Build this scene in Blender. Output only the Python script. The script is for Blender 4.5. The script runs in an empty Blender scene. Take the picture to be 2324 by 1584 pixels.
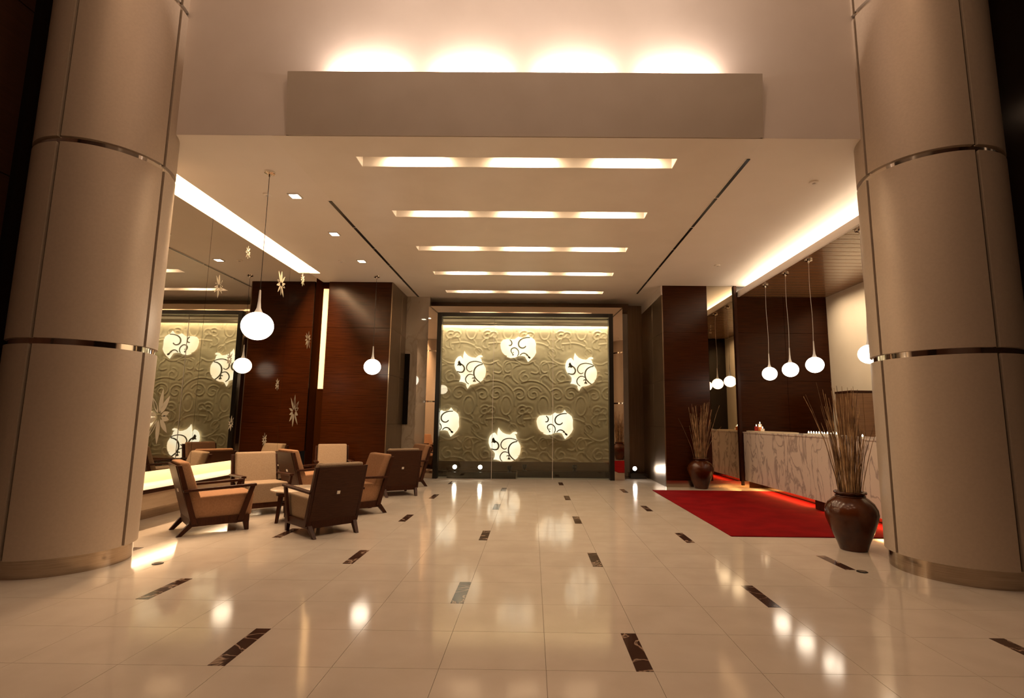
import bpy, bmesh, math, random
import numpy as np
from mathutils import Vector, Matrix
random.seed(7)
SC = bpy.context.scene
COL = SC.collection

# ------------------------------------------------------------------ camera, world, exposure, big lights
H = 1.30                                   # eye height
F_PX, CX_PX, YAW, PITCH, ROLL = 1192.6, 1200.5, 0.00763, 0.1346, 0.01034
cam_d = bpy.data.cameras.new('camera'); cam = bpy.data.objects.new('camera', cam_d); COL.objects.link(cam)
cam_d.sensor_fit = 'HORIZONTAL'; cam_d.sensor_width = 36.0
cam_d.lens = 36.0 * F_PX / 2324.0
cam_d.shift_x = (1162.0 - CX_PX) / 2324.0
cam_d.clip_start = 0.05; cam_d.clip_end = 100
_f0 = Vector((-math.sin(YAW), math.cos(YAW), 0)); _r0 = Vector((math.cos(YAW), math.sin(YAW), 0)); _u0 = Vector((0, 0, 1))
_f = _f0*math.cos(PITCH) + _u0*math.sin(PITCH); _u = -_f0*math.sin(PITCH) + _u0*math.cos(PITCH)
_r = _r0*math.cos(ROLL) + _u*math.sin(ROLL); _uu = -_r0*math.sin(ROLL) + _u*math.cos(ROLL)
cam.matrix_world = Matrix(((_r.x, _uu.x, -_f.x, 0), (_r.y, _uu.y, -_f.y, 0), (_r.z, _uu.z, -_f.z, H), (0, 0, 0, 1)))
SC.camera = cam
SC.view_settings.view_transform = 'Standard'; SC.view_settings.look = 'None'
SC.view_settings.gamma = 1.0; SC.view_settings.use_curve_mapping = False
SC.view_settings.exposure = 0.0
SC.cycles.max_bounces = 10; SC.cycles.glossy_bounces = 6; SC.cycles.transparent_max_bounces = 12
SC.cycles.sample_clamp_indirect = 6.0
SC.cycles.caustics_reflective = False; SC.cycles.caustics_refractive = False
w = bpy.data.worlds.new('world'); SC.world = w; w.use_nodes = True
w.node_tree.nodes['Background'].inputs[0].default_value = (0.02, 0.012, 0.008, 1)
w.node_tree.nodes['Background'].inputs[1].default_value = 0.3

WARM = (1.0, 0.66, 0.38); PINK = (1.0, 0.78, 0.62); SOFT = (1.0, 0.73, 0.47); AMBER = (1.0, 0.63, 0.38)
def area(name, loc, target, sx, sy, power, color=WARM, spread=180, parent=None):
    d = bpy.data.lights.new(name, 'AREA'); d.shape = 'RECTANGLE'; d.size = sx; d.size_y = sy
    d.energy = power; d.color = color; d.spread = math.radians(spread)
    o = bpy.data.objects.new(name, d); COL.objects.link(o)
    dirv = (Vector(target) - Vector(loc)).normalized()
    # keep local X along world X (or Y when sx is laid along Y by caller's axis)
    q = dirv.to_track_quat('-Z', 'Y'); o.rotation_mode = 'QUATERNION'; o.rotation_quaternion = q
    o.location = loc
    if parent: o.parent = parent
    return o
def area_axes(name, loc, xaxis, direction, sx, sy, power, color=WARM, spread=180):
    o = area(name, loc, Vector(loc) + Vector(direction), sx, sy, power, color, spread)
    z = -Vector(direction).normalized(); x = Vector(xaxis).normalized(); y = z.cross(x).normalized(); x = y.cross(z)
    m = Matrix((x, y, z)).transposed()
    o.rotation_quaternion = m.to_quaternion()
    return o
def spot(name, loc, target, power, angle, blend, color=WARM, radius=0.04):
    d = bpy.data.lights.new(name, 'SPOT'); d.energy = power; d.color = color; d.spot_size = math.radians(angle)
    d.spot_blend = blend; d.shadow_soft_size = radius
    o = bpy.data.objects.new(name, d); COL.objects.link(o); o.location = loc
    o.rotation_mode = 'QUATERNION'; o.rotation_quaternion = (Vector(target)-Vector(loc)).to_track_quat('-Z', 'Y')
    return o
# added unseen fill lamps under the high ceiling, lighting floor and columns
for lx in (-2.6, -0.2, 2.2):
    for ly in (0.4, 2.8):
        area_axes('atrium_fill_light', (lx, ly, 7.35), (1, 0, 0), (0, 0, -1), 0.5, 0.5, 25, AMBER)
# added unseen fill lamps that brighten the top of the tall front wall
for lx in (-1.5, -0.1, 1.3):
    area('wall_fill_light', (lx, 3.75, 7.3), (lx*.9, 5.0, 5.75), 0.25, 0.25, 3, PINK, 75)

# ------------------------------------------------------------------ materials
MATS = {}
def mat(name, color, rough=0.5, metal=0.0, spec=0.5, coat=0.0, coat_rough=0.05, emit=None, estr=0.0):
    m = bpy.data.materials.new(name); m.use_nodes = True
    b = m.node_tree.nodes['Principled BSDF']
    b.inputs['Base Color'].default_value = (*color, 1); b.inputs['Roughness'].default_value = rough
    b.inputs['Metallic'].default_value = metal; b.inputs['Specular IOR Level'].default_value = spec
    b.inputs['Coat Weight'].default_value = coat; b.inputs['Coat Roughness'].default_value = coat_rough
    if emit:
        b.inputs['Emission Color'].default_value = (*emit, 1); b.inputs['Emission Strength'].default_value = estr
    MATS[name] = m
    return m
def nodes(m): return m.node_tree.nodes, m.node_tree.links, m.node_tree.nodes['Principled BSDF']
def vary(m, c1, c2, scale=(1, 1, 1), nscale=5.0, detail=4.0, world=False, lo=0.35, hi=0.65, bump=0.0, rot=(0, 0, 0), dist=0.0, rough=None):
    n, l, b = nodes(m)
    if world:
        tc = n.new('ShaderNodeNewGeometry'); out = tc.outputs['Position']
    else:
        tc = n.new('ShaderNodeTexCoord'); out = tc.outputs['Object']
    mp = n.new('ShaderNodeMapping'); mp.inputs['Scale'].default_value = scale; mp.inputs['Rotation'].default_value = rot
    l.new(out, mp.inputs['Vector'])
    t = n.new('ShaderNodeTexNoise'); t.inputs['Scale'].default_value = nscale; t.inputs['Detail'].default_value = detail
    t.inputs['Distortion'].default_value = dist
    l.new(mp.outputs[0], t.inputs['Vector'])
    r = n.new('ShaderNodeValToRGB'); r.color_ramp.elements[0].position = lo; r.color_ramp.elements[1].position = hi
    r.color_ramp.elements[0].color = (*c1, 1); r.color_ramp.elements[1].color = (*c2, 1)
    l.new(t.outputs['Fac'], r.inputs['Fac']); l.new(r.outputs['Color'], b.inputs['Base Color'])
    if bump:
        bp = n.new('ShaderNodeBump'); bp.inputs['Strength'].default_value = bump; bp.inputs['Distance'].default_value = 0.002
        l.new(t.outputs['Fac'], bp.inputs['Height']); l.new(bp.outputs['Normal'], b.inputs['Normal'])
    if rough:
        mr = n.new('ShaderNodeMapRange'); mr.inputs['To Min'].default_value = rough[0]; mr.inputs['To Max'].default_value = rough[1]
        l.new(t.outputs['Fac'], mr.inputs['Value']); l.new(mr.outputs[0], b.inputs['Roughness'])
    return m
def veined(m, base, vein, scale, nscale, width, rot=(0, 0, 0), world=False, strength=1.0):
    n, l, b = nodes(m)
    if world: out = n.new('ShaderNodeNewGeometry').outputs['Position']
    else: out = n.new('ShaderNodeTexCoord').outputs['Object']
    mp = n.new('ShaderNodeMapping'); mp.inputs['Scale'].default_value = scale; mp.inputs['Rotation'].default_value = rot
    l.new(out, mp.inputs['Vector'])
    t = n.new('ShaderNodeTexNoise'); t.inputs['Scale'].default_value = nscale; t.inputs['Detail'].default_value = 7.0; t.inputs['Distortion'].default_value = 1.1
    l.new(mp.outputs[0], t.inputs['Vector'])
    a = n.new('ShaderNodeMath'); a.operation = 'SUBTRACT'; a.inputs[1].default_value = 0.5; l.new(t.outputs['Fac'], a.inputs[0])
    c = n.new('ShaderNodeMath'); c.operation = 'ABSOLUTE'; l.new(a.outputs[0], c.inputs[0])
    r = n.new('ShaderNodeValToRGB'); r.color_ramp.elements[0].position = 0.0; r.color_ramp.elements[1].position = width
    mid = tuple(base[i]*(1-strength) + vein[i]*strength for i in range(3))
    r.color_ramp.elements[0].color = (*mid, 1); r.color_ramp.elements[1].color = (*base, 1)
    l.new(c.outputs[0], r.inputs['Fac']); l.new(r.outputs['Color'], b.inputs['Base Color'])
    return m

plaster = vary(mat('plaster', (.78, .72, .66), .62), (.77, .71, .65), (.80, .74, .68), nscale=1.5)
plaster_pink = vary(mat('plaster_pink', (.74, .66, .61), .7), (.72, .64, .59), (.76, .68, .63), nscale=2.0)
apron_paint = vary(mat('apron_paint', (.52, .45, .38), .7), (.50, .43, .36), (.54, .47, .40), nscale=2.0)
ceil_gloss = vary(mat('ceiling_paint', (.88, .80, .70), .42), (.86, .78, .68), (.90, .82, .72), nscale=2.0)
ceil_side = vary(mat('side_ceiling_paint', (.90, .82, .73), .55), (.89, .81, .72), (.91, .83, .74), nscale=2.0)
tile_m = vary(mat('cream_stone', (.60, .52, .44), .085, spec=.5), (.57, .49, .41), (.63, .55, .47), nscale=3.5, detail=8, world=True, lo=.3, hi=.7)
_n, _l, _b = nodes(tile_m)
_ns = _n.new('ShaderNodeTexNoise'); _ns.inputs['Scale'].default_value = 260; _gp = _n.new('ShaderNodeNewGeometry'); _l.new(_gp.outputs['Position'], _ns.inputs['Vector'])
_bp = _n.new('ShaderNodeBump'); _bp.inputs['Strength'].default_value = .05; _bp.inputs['Distance'].default_value = .001
_l.new(_ns.outputs['Fac'], _bp.inputs['Height']); _l.new(_bp.outputs['Normal'], _b.inputs['Normal'])
grout = mat('grout', (.36, .29, .22), .7)
dark_marble = veined(mat('dark_marble', (.05, .02, .015), .1), (.055, .026, .018), (.42, .30, .22), (1, 1, 1), 4.0, .03, world=True)
counter_marble = veined(mat('counter_marble', (.72, .62, .54), .18), (.74, .64, .56), (.34, .27, .25), (1, 1.0, .42), 3.6, .042, rot=(.75, 0, 0), strength=.85)
wood = vary(mat('dark_wood', (.06, .02, .008), .23, spec=.16), (.026, .0058, .0008), (.052, .0125, .002), scale=(1.2, 1.2, 60), nscale=2.0, detail=5, bump=.05)
matte_wood = mat('matte_dark_wood', (.03, .008, .0015), .8, spec=0.0)
wood_dim = vary(mat('brown_wall_wood', (.05, .018, .008), .5), (.045, .016, .007), (.062, .022, .009), scale=(1.2, 1.2, 40), nscale=2.0)
slat_wood = vary(mat('slat_wood', (.22, .11, .05), .22, coat=.3), (.17, .08, .035), (.24, .12, .055), scale=(2, 60, 60), nscale=1.5, bump=.04)
chair_wood = vary(mat('chair_wood', (.035, .012, .006), .38, spec=.16), (.028, .008, .003), (.046, .013, .005), scale=(20, 20, 3), nscale=3.0)
chair_back_m = vary(mat('chair_back_veneer', (.085, .038, .018), .45, spec=.14), (.036, .012, .005), (.054, .019, .008), scale=(3, 3, 30), nscale=3.0)
tan_fab = vary(mat('tan_fabric', (.44, .25, .14), .9, spec=.2), (.27, .142, .074), (.32, .168, .090), nscale=60, bump=.15)
cream_fab = vary(mat('cream_fabric', (.42, .34, .245), .9, spec=.2), (.27, .190, .125), (.31, .222, .148), nscale=60, bump=.15)
bronze = vary(mat('bronze_panel', (.24, .17, .11), .30, metal=.85), (.21, .15, .095), (.28, .205, .135), scale=(30, 30, .6), nscale=3, rough=(.26, .34))
col_metal = vary(mat('champagne_cladding', (.56, .46, .37), .46, metal=.22), (.48, .395, .315), (.51, .42, .335), nscale=40, detail=2, rough=(.42, .50))
brushed = vary(mat('brushed_steel', (.60, .50, .40), .16, metal=1.0), (.40, .32, .24), (.52, .42, .33), scale=(1, 1, 50), nscale=4, rough=(.12, .2))
chrome = mat('chrome', (.85, .80, .74), .08, metal=1.0)
gap_dark = mat('dark_reveal', (.10, .07, .045), .6)
black = mat('black_metal', (.012, .010, .008), .28, metal=.3)
black_stone = mat('black_stone', (.02, .012, .008), .12)
mirror = mat('tinted_mirror', (.80, .76, .68), .0, metal=1.0)
smoke_mirror = mat('smoked_mirror', (.48, .40, .29), .0, metal=1.0)
polished = mat('polished_surround', (.62, .52, .42), .015, metal=1.0)
stone_polish = veined(mat('polished_stone', (.50, .42, .33), .04, spec=1.0, coat=1.0, coat_rough=.01), (.46, .39, .31), (.36, .30, .23), (1, 1, .5), 3.0, .05)
relief_m = vary(mat('relief_stone', (.60, .53, .40), .65), (.59, .50, .355), (.64, .55, .385), nscale=6)
line_shade_m = mat('scroll_line_shaded_stone', (.22, .19, .13), .65)  # relief stone in shade, the shade put into the colour
skirt_shade_m = mat('brown_skirting_and_shade', (.20, .13, .075), .4)
red_carpet = vary(mat('red_carpet', (.19, .003, .004), .95, spec=.05), (.16, .0025, .0035), (.22, .004, .005), nscale=3, detail=10, bump=.3, world=True)
clay = vary(mat('glazed_clay', (.10, .028, .014), .20, spec=.35), (.038, .0095, .0028), (.088, .022, .0055), nscale=4.5, detail=6)
twig_m = vary(mat('dry_twig', (.32, .19, .09), .8), (.20, .11, .05), (.56, .36, .18), scale=(1, 1, 1), nscale=9, detail=3)
twig_dark = vary(mat('dark_twig', (.12, .06, .03), .8), (.07, .03, .015), (.2, .11, .05), nscale=9)
cream_wall = vary(mat('cream_wall', (.80, .68, .50), .6), (.78, .66, .48), (.82, .70, .52), nscale=2)
ledge_m = vary(mat('ledge_stone', (.78, .66, .48), .5), (.76, .64, .46), (.80, .69, .52), scale=(1, 1, 6), nscale=3)
panel_m = vary(mat('bench_panel', (.55, .42, .30), .5), (.52, .39, .27), (.58, .45, .32), scale=(1, 1, 8), nscale=3)
frost = mat('frosted_film', (.36, .32, .24), .6)
opal = mat('opal_glass', (.9, .88, .84), .3, emit=(1.0, .85, .66), estr=8.5)
white_metal = mat('white_enamel', (.72, .68, .64), .35)
lampglow = mat('lamp_face', (1, 1, 1), .5, emit=(1.0, .86, .62), estr=14)
spotglow = mat('spot_face', (1, 1, 1), .5, emit=(1.0, .93, .85), estr=60)
tubeglow = mat('tube_glow', (1, 1, 1), .5, emit=(1.0, .74, .40), estr=9)
strip_glow_m = mat('strip_glow', (1, .8, .5), .5, emit=(1.0, .62, .28), estr=1.25)
flame = mat('flame', (1, .9, .7), .5, emit=(1.0, .8, .5), estr=12)
wax_w = mat('white_wax', (.85, .72, .58), .5, emit=(1.0, .65, .35), estr=.25)
wax_r = mat('red_wax', (.50, .03, .02), .5)
wax_o = mat('orange_wax', (.75, .22, .05), .5)
paper = mat('paper', (.75, .70, .62), .6)
table_top_m = mat('pale_tabletop', (.66, .54, .42), .12)
reflection_black = mat('reflection_black', (.008, .006, .005), .03, spec=.6)
# backlit acrylic: emission mottled a little by the lamps behind it
patch_m = mat('backlit_acrylic', (.8, .7, .55), .4)
_n, _l, _b = nodes(patch_m)
_tc = _n.new('ShaderNodeTexCoord'); _t = _n.new('ShaderNodeTexNoise'); _t.inputs['Scale'].default_value = 2.3; _t.inputs['Detail'].default_value = 1
_l.new(_tc.outputs['Object'], _t.inputs['Vector'])
_r = _n.new('ShaderNodeValToRGB'); _r.color_ramp.elements[0].position = .38; _r.color_ramp.elements[1].position = .62
_r.color_ramp.elements[0].color = (1.0, .78, .58, 1); _r.color_ramp.elements[1].color = (1.0, .95, .84, 1)
_l.new(_t.outputs['Fac'], _r.inputs['Fac']); _l.new(_r.outputs['Color'], _b.inputs['Emission Color']); _b.inputs['Emission Strength'].default_value = 1.3
# glass: clear pane with a mild mirror-like sheen
glass = bpy.data.materials.new('clear_glass'); glass.use_nodes = True
_n, _l = glass.node_tree.nodes, glass.node_tree.links
_n.remove(_n['Principled BSDF'])
_tr = _n.new('ShaderNodeBsdfTransparent'); _tr.inputs[0].default_value = (.94, .95, .88, 1)
_gl = _n.new('ShaderNodeBsdfGlossy'); _gl.inputs['Roughness'].default_value = 0.0; _gl.inputs[0].default_value = (.9, .9, .85, 1)
_fr = _n.new('ShaderNodeFresnel'); _fr.inputs[0].default_value = 1.45
_ad = _n.new('ShaderNodeMath'); _ad.operation = 'ADD'; _ad.inputs[1].default_value = .02; _l.new(_fr.outputs[0], _ad.inputs[0])
_mx = _n.new('ShaderNodeMixShader'); _l.new(_ad.outputs[0], _mx.inputs[0]); _l.new(_tr.outputs[0], _mx.inputs[1]); _l.new(_gl.outputs[0], _mx.inputs[2])
_l.new(_mx.outputs[0], _n['Material Output'].inputs['Surface'])

# ------------------------------------------------------------------ mesh helpers
class MB:
    def __init__(s): s.v = []; s.f = []
    def add(s, v, f):
        k = len(s.v); s.v += [tuple(p) for p in v]; s.f += [[i+k for i in q] for q in f]; return s
    def box(s, x0, x1, y0, y1, z0, z1):
        v = [(x0,y0,z0),(x1,y0,z0),(x1,y1,z0),(x0,y1,z0),(x0,y0,z1),(x1,y0,z1),(x1,y1,z1),(x0,y1,z1)]
        return s.add(v, [[0,3,2,1],[4,5,6,7],[0,1,5,4],[1,2,6,5],[2,3,7,6],[3,0,4,7]])
    def hexa(s, b, t):      # 4 bottom + 4 top corners
        return s.add(list(b)+list(t), [[0,3,2,1],[4,5,6,7],[0,1,5,4],[1,2,6,5],[2,3,7,6],[3,0,4,7]])
    def bar(s, p, q, wx, wy, wx2=None, wy2=None):   # tapered bar with axis-aligned sections
        wx2 = wx if wx2 is None else wx2; wy2 = wy if wy2 is None else wy2
        a = [(p[0]+i*wx/2, p[1]+j*wy/2, p[2]) for i, j in ((-1,-1),(1,-1),(1,1),(-1,1))]
        b = [(q[0]+i*wx2/2, q[1]+j*wy2/2, q[2]) for i, j in ((-1,-1),(1,-1),(1,1),(-1,1))]
        return s.hexa(a, b)
    def lathe(s, prof, n=32, c=(0, 0, 0), cap=True):
        v = []; f = []
        for r, z in prof:
            for k in range(n):
                a = 2*math.pi*k/n; v.append((c[0]+r*math.cos(a), c[1]+r*math.sin(a), c[2]+z))
        for i in range(len(prof)-1):
            for k in range(n):
                f.append([i*n+k, i*n+(k+1) % n, (i+1)*n+(k+1) % n, (i+1)*n+k])
        if cap:
            f.append(list(range(n))[::-1]); f.append([(len(prof)-1)*n+k for k in range(n)])
        return s.add(v, f)
    def tube(s, pts, r, n=6, r2=None):
        v = []; f = []; m = len(pts); P = [Vector(p) for p in pts]
        for i in range(m):
            d = (P[min(i+1, m-1)] - P[max(i-1, 0)]).normalized()
            a = d.cross(Vector((0.31, 0.95, 0.02)) if abs(d.z) > .5 else Vector((0, 0, 1))).normalized(); b = d.cross(a)
            rr = r if r2 is None else r + (r2-r)*i/(m-1)
            for k in range(n):
                t = 2*math.pi*k/n; q = P[i] + a*(rr*math.cos(t)) + b*(rr*math.sin(t)); v.append(q)
        for i in range(m-1):
            for k in range(n): f.append([i*n+k, i*n+(k+1) % n, (i+1)*n+(k+1) % n, (i+1)*n+k])
        f.append(list(range(n))[::-1]); f.append([(m-1)*n+k for k in range(n)])
        return s.add(v, f)
    def prism_xz(s, poly, y0, y1):     # outline in the x-z plane, thick along y
        n = len(poly); v = [(x, y0, z) for x, z in poly] + [(x, y1, z) for x, z in poly]
        f = [list(range(n)), list(range(n, 2*n))[::-1]] + [[i, i+n, (i+1) % n + n, (i+1) % n] for i in range(n)]
        return s.add(v, f)
    def ring(s, r0, r1, a0, a1, z0, z1, n, c=(0, 0)):   # curved panel
        v = []; f = []
        for k in range(n+1):
            a = a0 + (a1-a0)*k/n; ca, sa = math.cos(a), math.sin(a)
            for r, z in ((r0, z0), (r1, z0), (r1, z1), (r0, z1)): v.append((c[0]+r*ca, c[1]+r*sa, z))
        for k in range(n):
            for j in range(4): f.append([4*k+j, 4*k+(j+1) % 4, 4*k+4+(j+1) % 4, 4*k+4+j])
        f.append([3, 2, 1, 0]); f.append([4*n, 4*n+1, 4*n+2, 4*n+3])
        return s.add(v, f)
    def mesh(s, name, m, smooth=None, bevel=0.0, seg=2):
        me = bpy.data.meshes.new(name); me.from_pydata([tuple(p) for p in s.v], [], s.f)
        bm = bmesh.new(); bm.from_mesh(me)
        bmesh.ops.recalc_face_normals(bm, faces=bm.faces)
        if bevel:
            bmesh.ops.bevel(bm, geom=bm.edges[:], offset=bevel, segments=seg, profile=.6, affect='EDGES', clamp_overlap=True)
        bm.to_mesh(me); bm.free()
        me.materials.append(m)
        if smooth: me.shade_smooth(); me.set_sharp_from_angle(angle=math.radians(smooth))
        return me
    def build(s, name, m, parent=None, loc=(0, 0, 0), smooth=None, bevel=0.0, seg=2):
        o = bpy.data.objects.new(name, s.mesh(name, m, smooth, bevel, seg)); COL.objects.link(o); o.location = loc
        if parent: o.parent = parent
        return o
def tag(o, label=None, cat=None, group=None, kind=None):
    if label: o['label'] = label
    if cat: o['category'] = cat
    if group: o['group'] = group
    if kind: o['kind'] = kind
    return o
def thing(name, loc, label, cat, group=None, rz=0.0):
    o = bpy.data.objects.new(name, None); COL.objects.link(o); o.location = loc; o.rotation_euler = (0, 0, rz)
    o.empty_display_size = .1
    return tag(o, label, cat, group)
def struct(mb, name, m, label=None, **k): return tag(mb.build(name, m, **k), label, None, None, 'structure')
def piece(me, name, parent, loc=(0, 0, 0)):
    o = bpy.data.objects.new(name, me); COL.objects.link(o); o.parent = parent; o.location = loc; return o
def copy_tree(o, parent=None):
    c = o.copy(); COL.objects.link(c)
    if parent: c.parent = parent
    for ch in list(o.children):
        if ch.type != 'LIGHT': copy_tree(ch, c)
    return c
def curve(pts, n=6):      # Catmull-Rom through 2-D points
    P = [np.array(p, float) for p in pts]; P = [2*P[0]-P[1]] + P + [2*P[-1]-P[-2]]; out = []
    for i in range(1, len(P)-2):
        for k in range(n):
            t = k/n
            out.append(tuple(.5*((2*P[i]) + (-P[i-1]+P[i+1])*t + (2*P[i-1]-5*P[i]+4*P[i+1]-P[i+2])*t*t + (-P[i-1]+3*P[i]-3*P[i+1]+P[i+2])*t**3)))
    out.append(tuple(P[-2])); return out

ZC = 4.15          # lobby ceiling
YW = 5.0           # plane of the tall front wall over the lobby opening
XM = -4.45         # mirror wall
YM = 10.85         # end wall of the reception bay

# ------------------------------------------------------------------ floor
JX, DX, JY, DY = -0.48, 0.565, 2.96, 0.497
floor = struct(MB().box(-6.6, 6.6, -3.2, 14.8, -.12, -.016), 'floor', grout, 'polished cream stone floor with dark marble inlay strips')
tile_me = MB().box(0, DX-.0022, 0, DY-.0022, -.018, 0).mesh('tile', tile_m)
rest = MB(); nt = 0
for ky in range(-12, 24):
    for kx in range(-11, 13):
        x, y = JX + kx*DX, JY + ky*DY
        if x > 6.4 or x < -6.5: continue
        near = -1 <= ky <= 10 and abs(x + DX/2 + .05) < (y+DY)*1.0 + .35 and not (x < -4.9 and y > 5.3) and x < 4.6
        if near and nt < 300: piece(tile_me, 'tile', floor, (x+.0011, y+.0011, 0)); nt += 1
        else: rest.box(x+.0011, x+DX-.0011, y+.0011, y+DY-.0011, -.018, 0)
tag(rest.build('distant_tiles', tile_m, floor), kind='stuff')
strip_me = MB().box(-.092, 0, 0, DY, -.01, .0012).mesh('inlay_strip', dark_marble)
for kx, par in ((2, 0), (-2, 0), (6, 0), (-6, 0), (0, 2), (-4, 2), (4, 2)):
    for ky in range(-4, 20):
        if ky % 4 == par:
            x, y = JX + kx*DX, JY + ky*DY
            if y > 11.4 or (kx == 6 and y > 5.2) or (kx == 4 and y > 11.6): continue
            piece(strip_me, 'inlay_strip', floor, (x, y, 0))
for x, y, lb in ((-3.325, 4.875, 'small round floor outlet cover near the left column'), (2.93, 4.888, 'small round floor outlet cover near the right column')):
    t = thing('floor_outlet', (x, y, .001), lb, 'outlet', 'floor outlet covers')
    MB().lathe([(.045, 0), (.045, .004), (.040, .005)], 20).build('rim', black, t); MB().lathe([(.03, .004), (.03, .0062)], 16).build('lid', gap_dark, t)

# ------------------------------------------------------------------ shell behind and around the camera (atrium)
struct(MB().box(-6.6, 6.6, -3.2, YW+.3, 7.4, 7.6), 'ceiling_1', plaster, 'high pale ceiling over the atrium')
struct(MB().box(-6.6, 6.6, -3.35, -3.2, -.12, 7.6), 'wall_rear', wood_dim, 'brown wall behind the viewer')
wl = struct(MB().box(-5.3, -5.14, -3.2, 4.82, -.016, 7.4), 'wall_left_1', black_stone, 'dark brown panelled wall beside the left column')
pm = MB().box(0, .03, .004, 1.196, .004, 1.756).mesh('wall_panel', wood_dim, bevel=.003, seg=1)
for i in range(4):
    for j in range(4): piece(pm, 'wall_panel', wl, (-5.14, .02+i*1.2, .08+j*1.76))
struct(MB().box(5.95, 6.1, -3.2, YW, -.016, 7.4), 'wall_right_1', black_stone, 'black wall in place of the dark opening beside the right column')  # black surface stands in for an unlit opening
# tall front wall with light-trough apron
struct(MB().box(-6.0, 6.4, YW, YW+.25, ZC+.002, 7.4), 'wall_front', plaster_pink, 'tall pinkish plaster wall above the lobby opening')
apron = tag(MB().hexa([(-2.53, YW-.012, ZC), (2.30, YW-.012, ZC), (2.30, YW+.001, ZC), (-2.53, YW+.001, ZC)],
            [(-2.53, YW-.075, ZC+.66), (2.30, YW-.075, ZC+.66), (2.30, YW-.062, ZC+.66), (-2.53, YW-.062, ZC+.66)]).build('trim_1', apron_paint),
            'long taupe apron panel hiding the uplights over the lobby opening', None, None, 'structure')
MB().hexa([(-2.534, YW-.0122, ZC), (-2.51, YW-.0122, ZC), (-2.51, YW+.0, ZC), (-2.534, YW+.0, ZC)],
          [(-2.534, YW-.0755, ZC+.66), (-2.51, YW-.0755, ZC+.66), (-2.51, YW, ZC+.66), (-2.534, YW, ZC+.66)]).build('end_cap', apron_paint, apron)
MB().hexa([(2.28, YW-.0122, ZC), (2.304, YW-.0122, ZC), (2.304, YW+.0, ZC), (2.28, YW+.0, ZC)],
          [(2.28, YW-.0755, ZC+.66), (2.304, YW-.0755, ZC+.66), (2.304, YW, ZC+.66), (2.28, YW, ZC+.66)]).build('end_cap', apron_paint, apron)
for k, x in enumerate((-1.72, -.66, .40, 1.46)):
    a = area_axes('trough_uplight', (x, YW-.033, ZC+.58), (1, 0, 0), (0, .12, 1), .62, .03, 42, PINK)
# closing side returns between the atrium and the lobby
struct(MB().box(-6.0, -4.72, YW-.06, YW-.002, -.016, 7.4), 'wall_left_2', black_stone, 'dark return wall behind the left column')
struct(MB().box(4.44, 6.4, YW-.06, YW-.002, -.016, 7.4), 'wall_right_2', black_stone, 'return wall blackened for the dark opening behind the right column')  # black put in where the opening is only dark

# ------------------------------------------------------------------ columns
def column(cx, cy, r, label):
    c = bpy.data.objects.new('column', None); COL.objects.link(c); c.location = (cx, cy, 0)
    tag(c, label, None, None, 'structure')
    MB().lathe([(r-.035, .1), (r-.035, 7.4)], 64).build('core', gap_dark, c, smooth=40)
    zs = [.122, 1.92, 3.72, 5.49, 7.38]; g = .034/r
    for i in range(4):
        me = MB().ring(r-.03, r, g/2, math.pi/2-g/2, zs[i]+.027, zs[i+1]-.027, 20).mesh('cladding_panel', col_metal, smooth=40)
        for q in range(4):
            o = piece(me, 'cladding_panel', c); o.rotation_euler = (0, 0, q*math.pi/2)
        if i: MB().lathe([(r-.022, zs[i]-.027), (r-.022, zs[i]+.027)], 64).build('chrome_ring', chrome, c, smooth=40)
    MB().lathe([(r-.03, 0), (r-.03, .1492)], 64).build('base_ring', brushed, c, smooth=40)
    return c
column(-4.20, 4.867, .552, 'left round column clad in champagne metal panels with chrome rings')
column(3.881, 4.95, .589, 'right round column clad in champagne metal panels with chrome rings')

# ------------------------------------------------------------------ lobby ceiling: centre field with five light slots, side fields, diffusers
XA, XB = -2.68, 2.32
cc = MB(); ys = [YW+.25] ; slots = [(5.42+1.495*k, 5.65+1.495*k) for k in range(5)]
SX0, SX1 = -1.965, 1.56
y = YW+.001
for a, b in slots:
    cc.box(XA, XB, y, a, ZC-.004, ZC+.05); cc.box(XA, SX0, a, b, ZC-.004, ZC+.05); cc.box(SX1, XB, a, b, ZC-.004, ZC+.05); y = b
cc.box(XA, XB, y, 12.62, ZC-.004, ZC+.05)
ceiling = struct(cc, 'ceiling_2', ceil_gloss, 'pale centre ceiling of the lobby cut by five light slots')
for k, (a, b) in enumerate(slots):
    s = MB(); s.box(SX0-.02, SX1+.02, a-.02, a+.003, ZC-.001, ZC+.16); s.box(SX0-.02, SX1+.02, b-.003, b+.02, ZC-.001, ZC+.16)
    s.box(SX0-.02, SX0+.003, a, b, ZC-.001, ZC+.16); s.box(SX1-.003, SX1+.02, a, b, ZC-.001, ZC+.16); s.box(SX0-.02, SX1+.02, a-.02, b+.02, ZC+.16, ZC+.18)
    s.build('light_slot', plaster, ceiling)
    nm = ['frontmost', 'second', 'middle', 'fourth', 'rearmost'][k]
    t = thing('slot_lamp', (0, (a+b)/2, ZC+.1), f'three glowing tube lamps in the {nm} of the five ceiling slots', 'lamp', 'ceiling slot lamps')
    for x in (-1.33, -.12, 1.05):
        MB().tube([(x-.3, .03, .03), (x+.3, .03, .03)], .013, 8).build('lamp_tube', tubeglow, t)
        area_axes('slot_light', (x, (a+b)/2+.03, ZC+.105), (1, 0, 0), (0, .25, -1), .58, .06, 16, SOFT)
side = MB()
side.box(-4.24, XA, YW+.001, 10.12, ZC, ZC+.05); side.box(XM, XA, 10.12, 12.9, ZC, ZC+.05)
struct(side, 'ceiling_3', ceil_side, 'pale side ceiling over the seating area')
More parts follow.
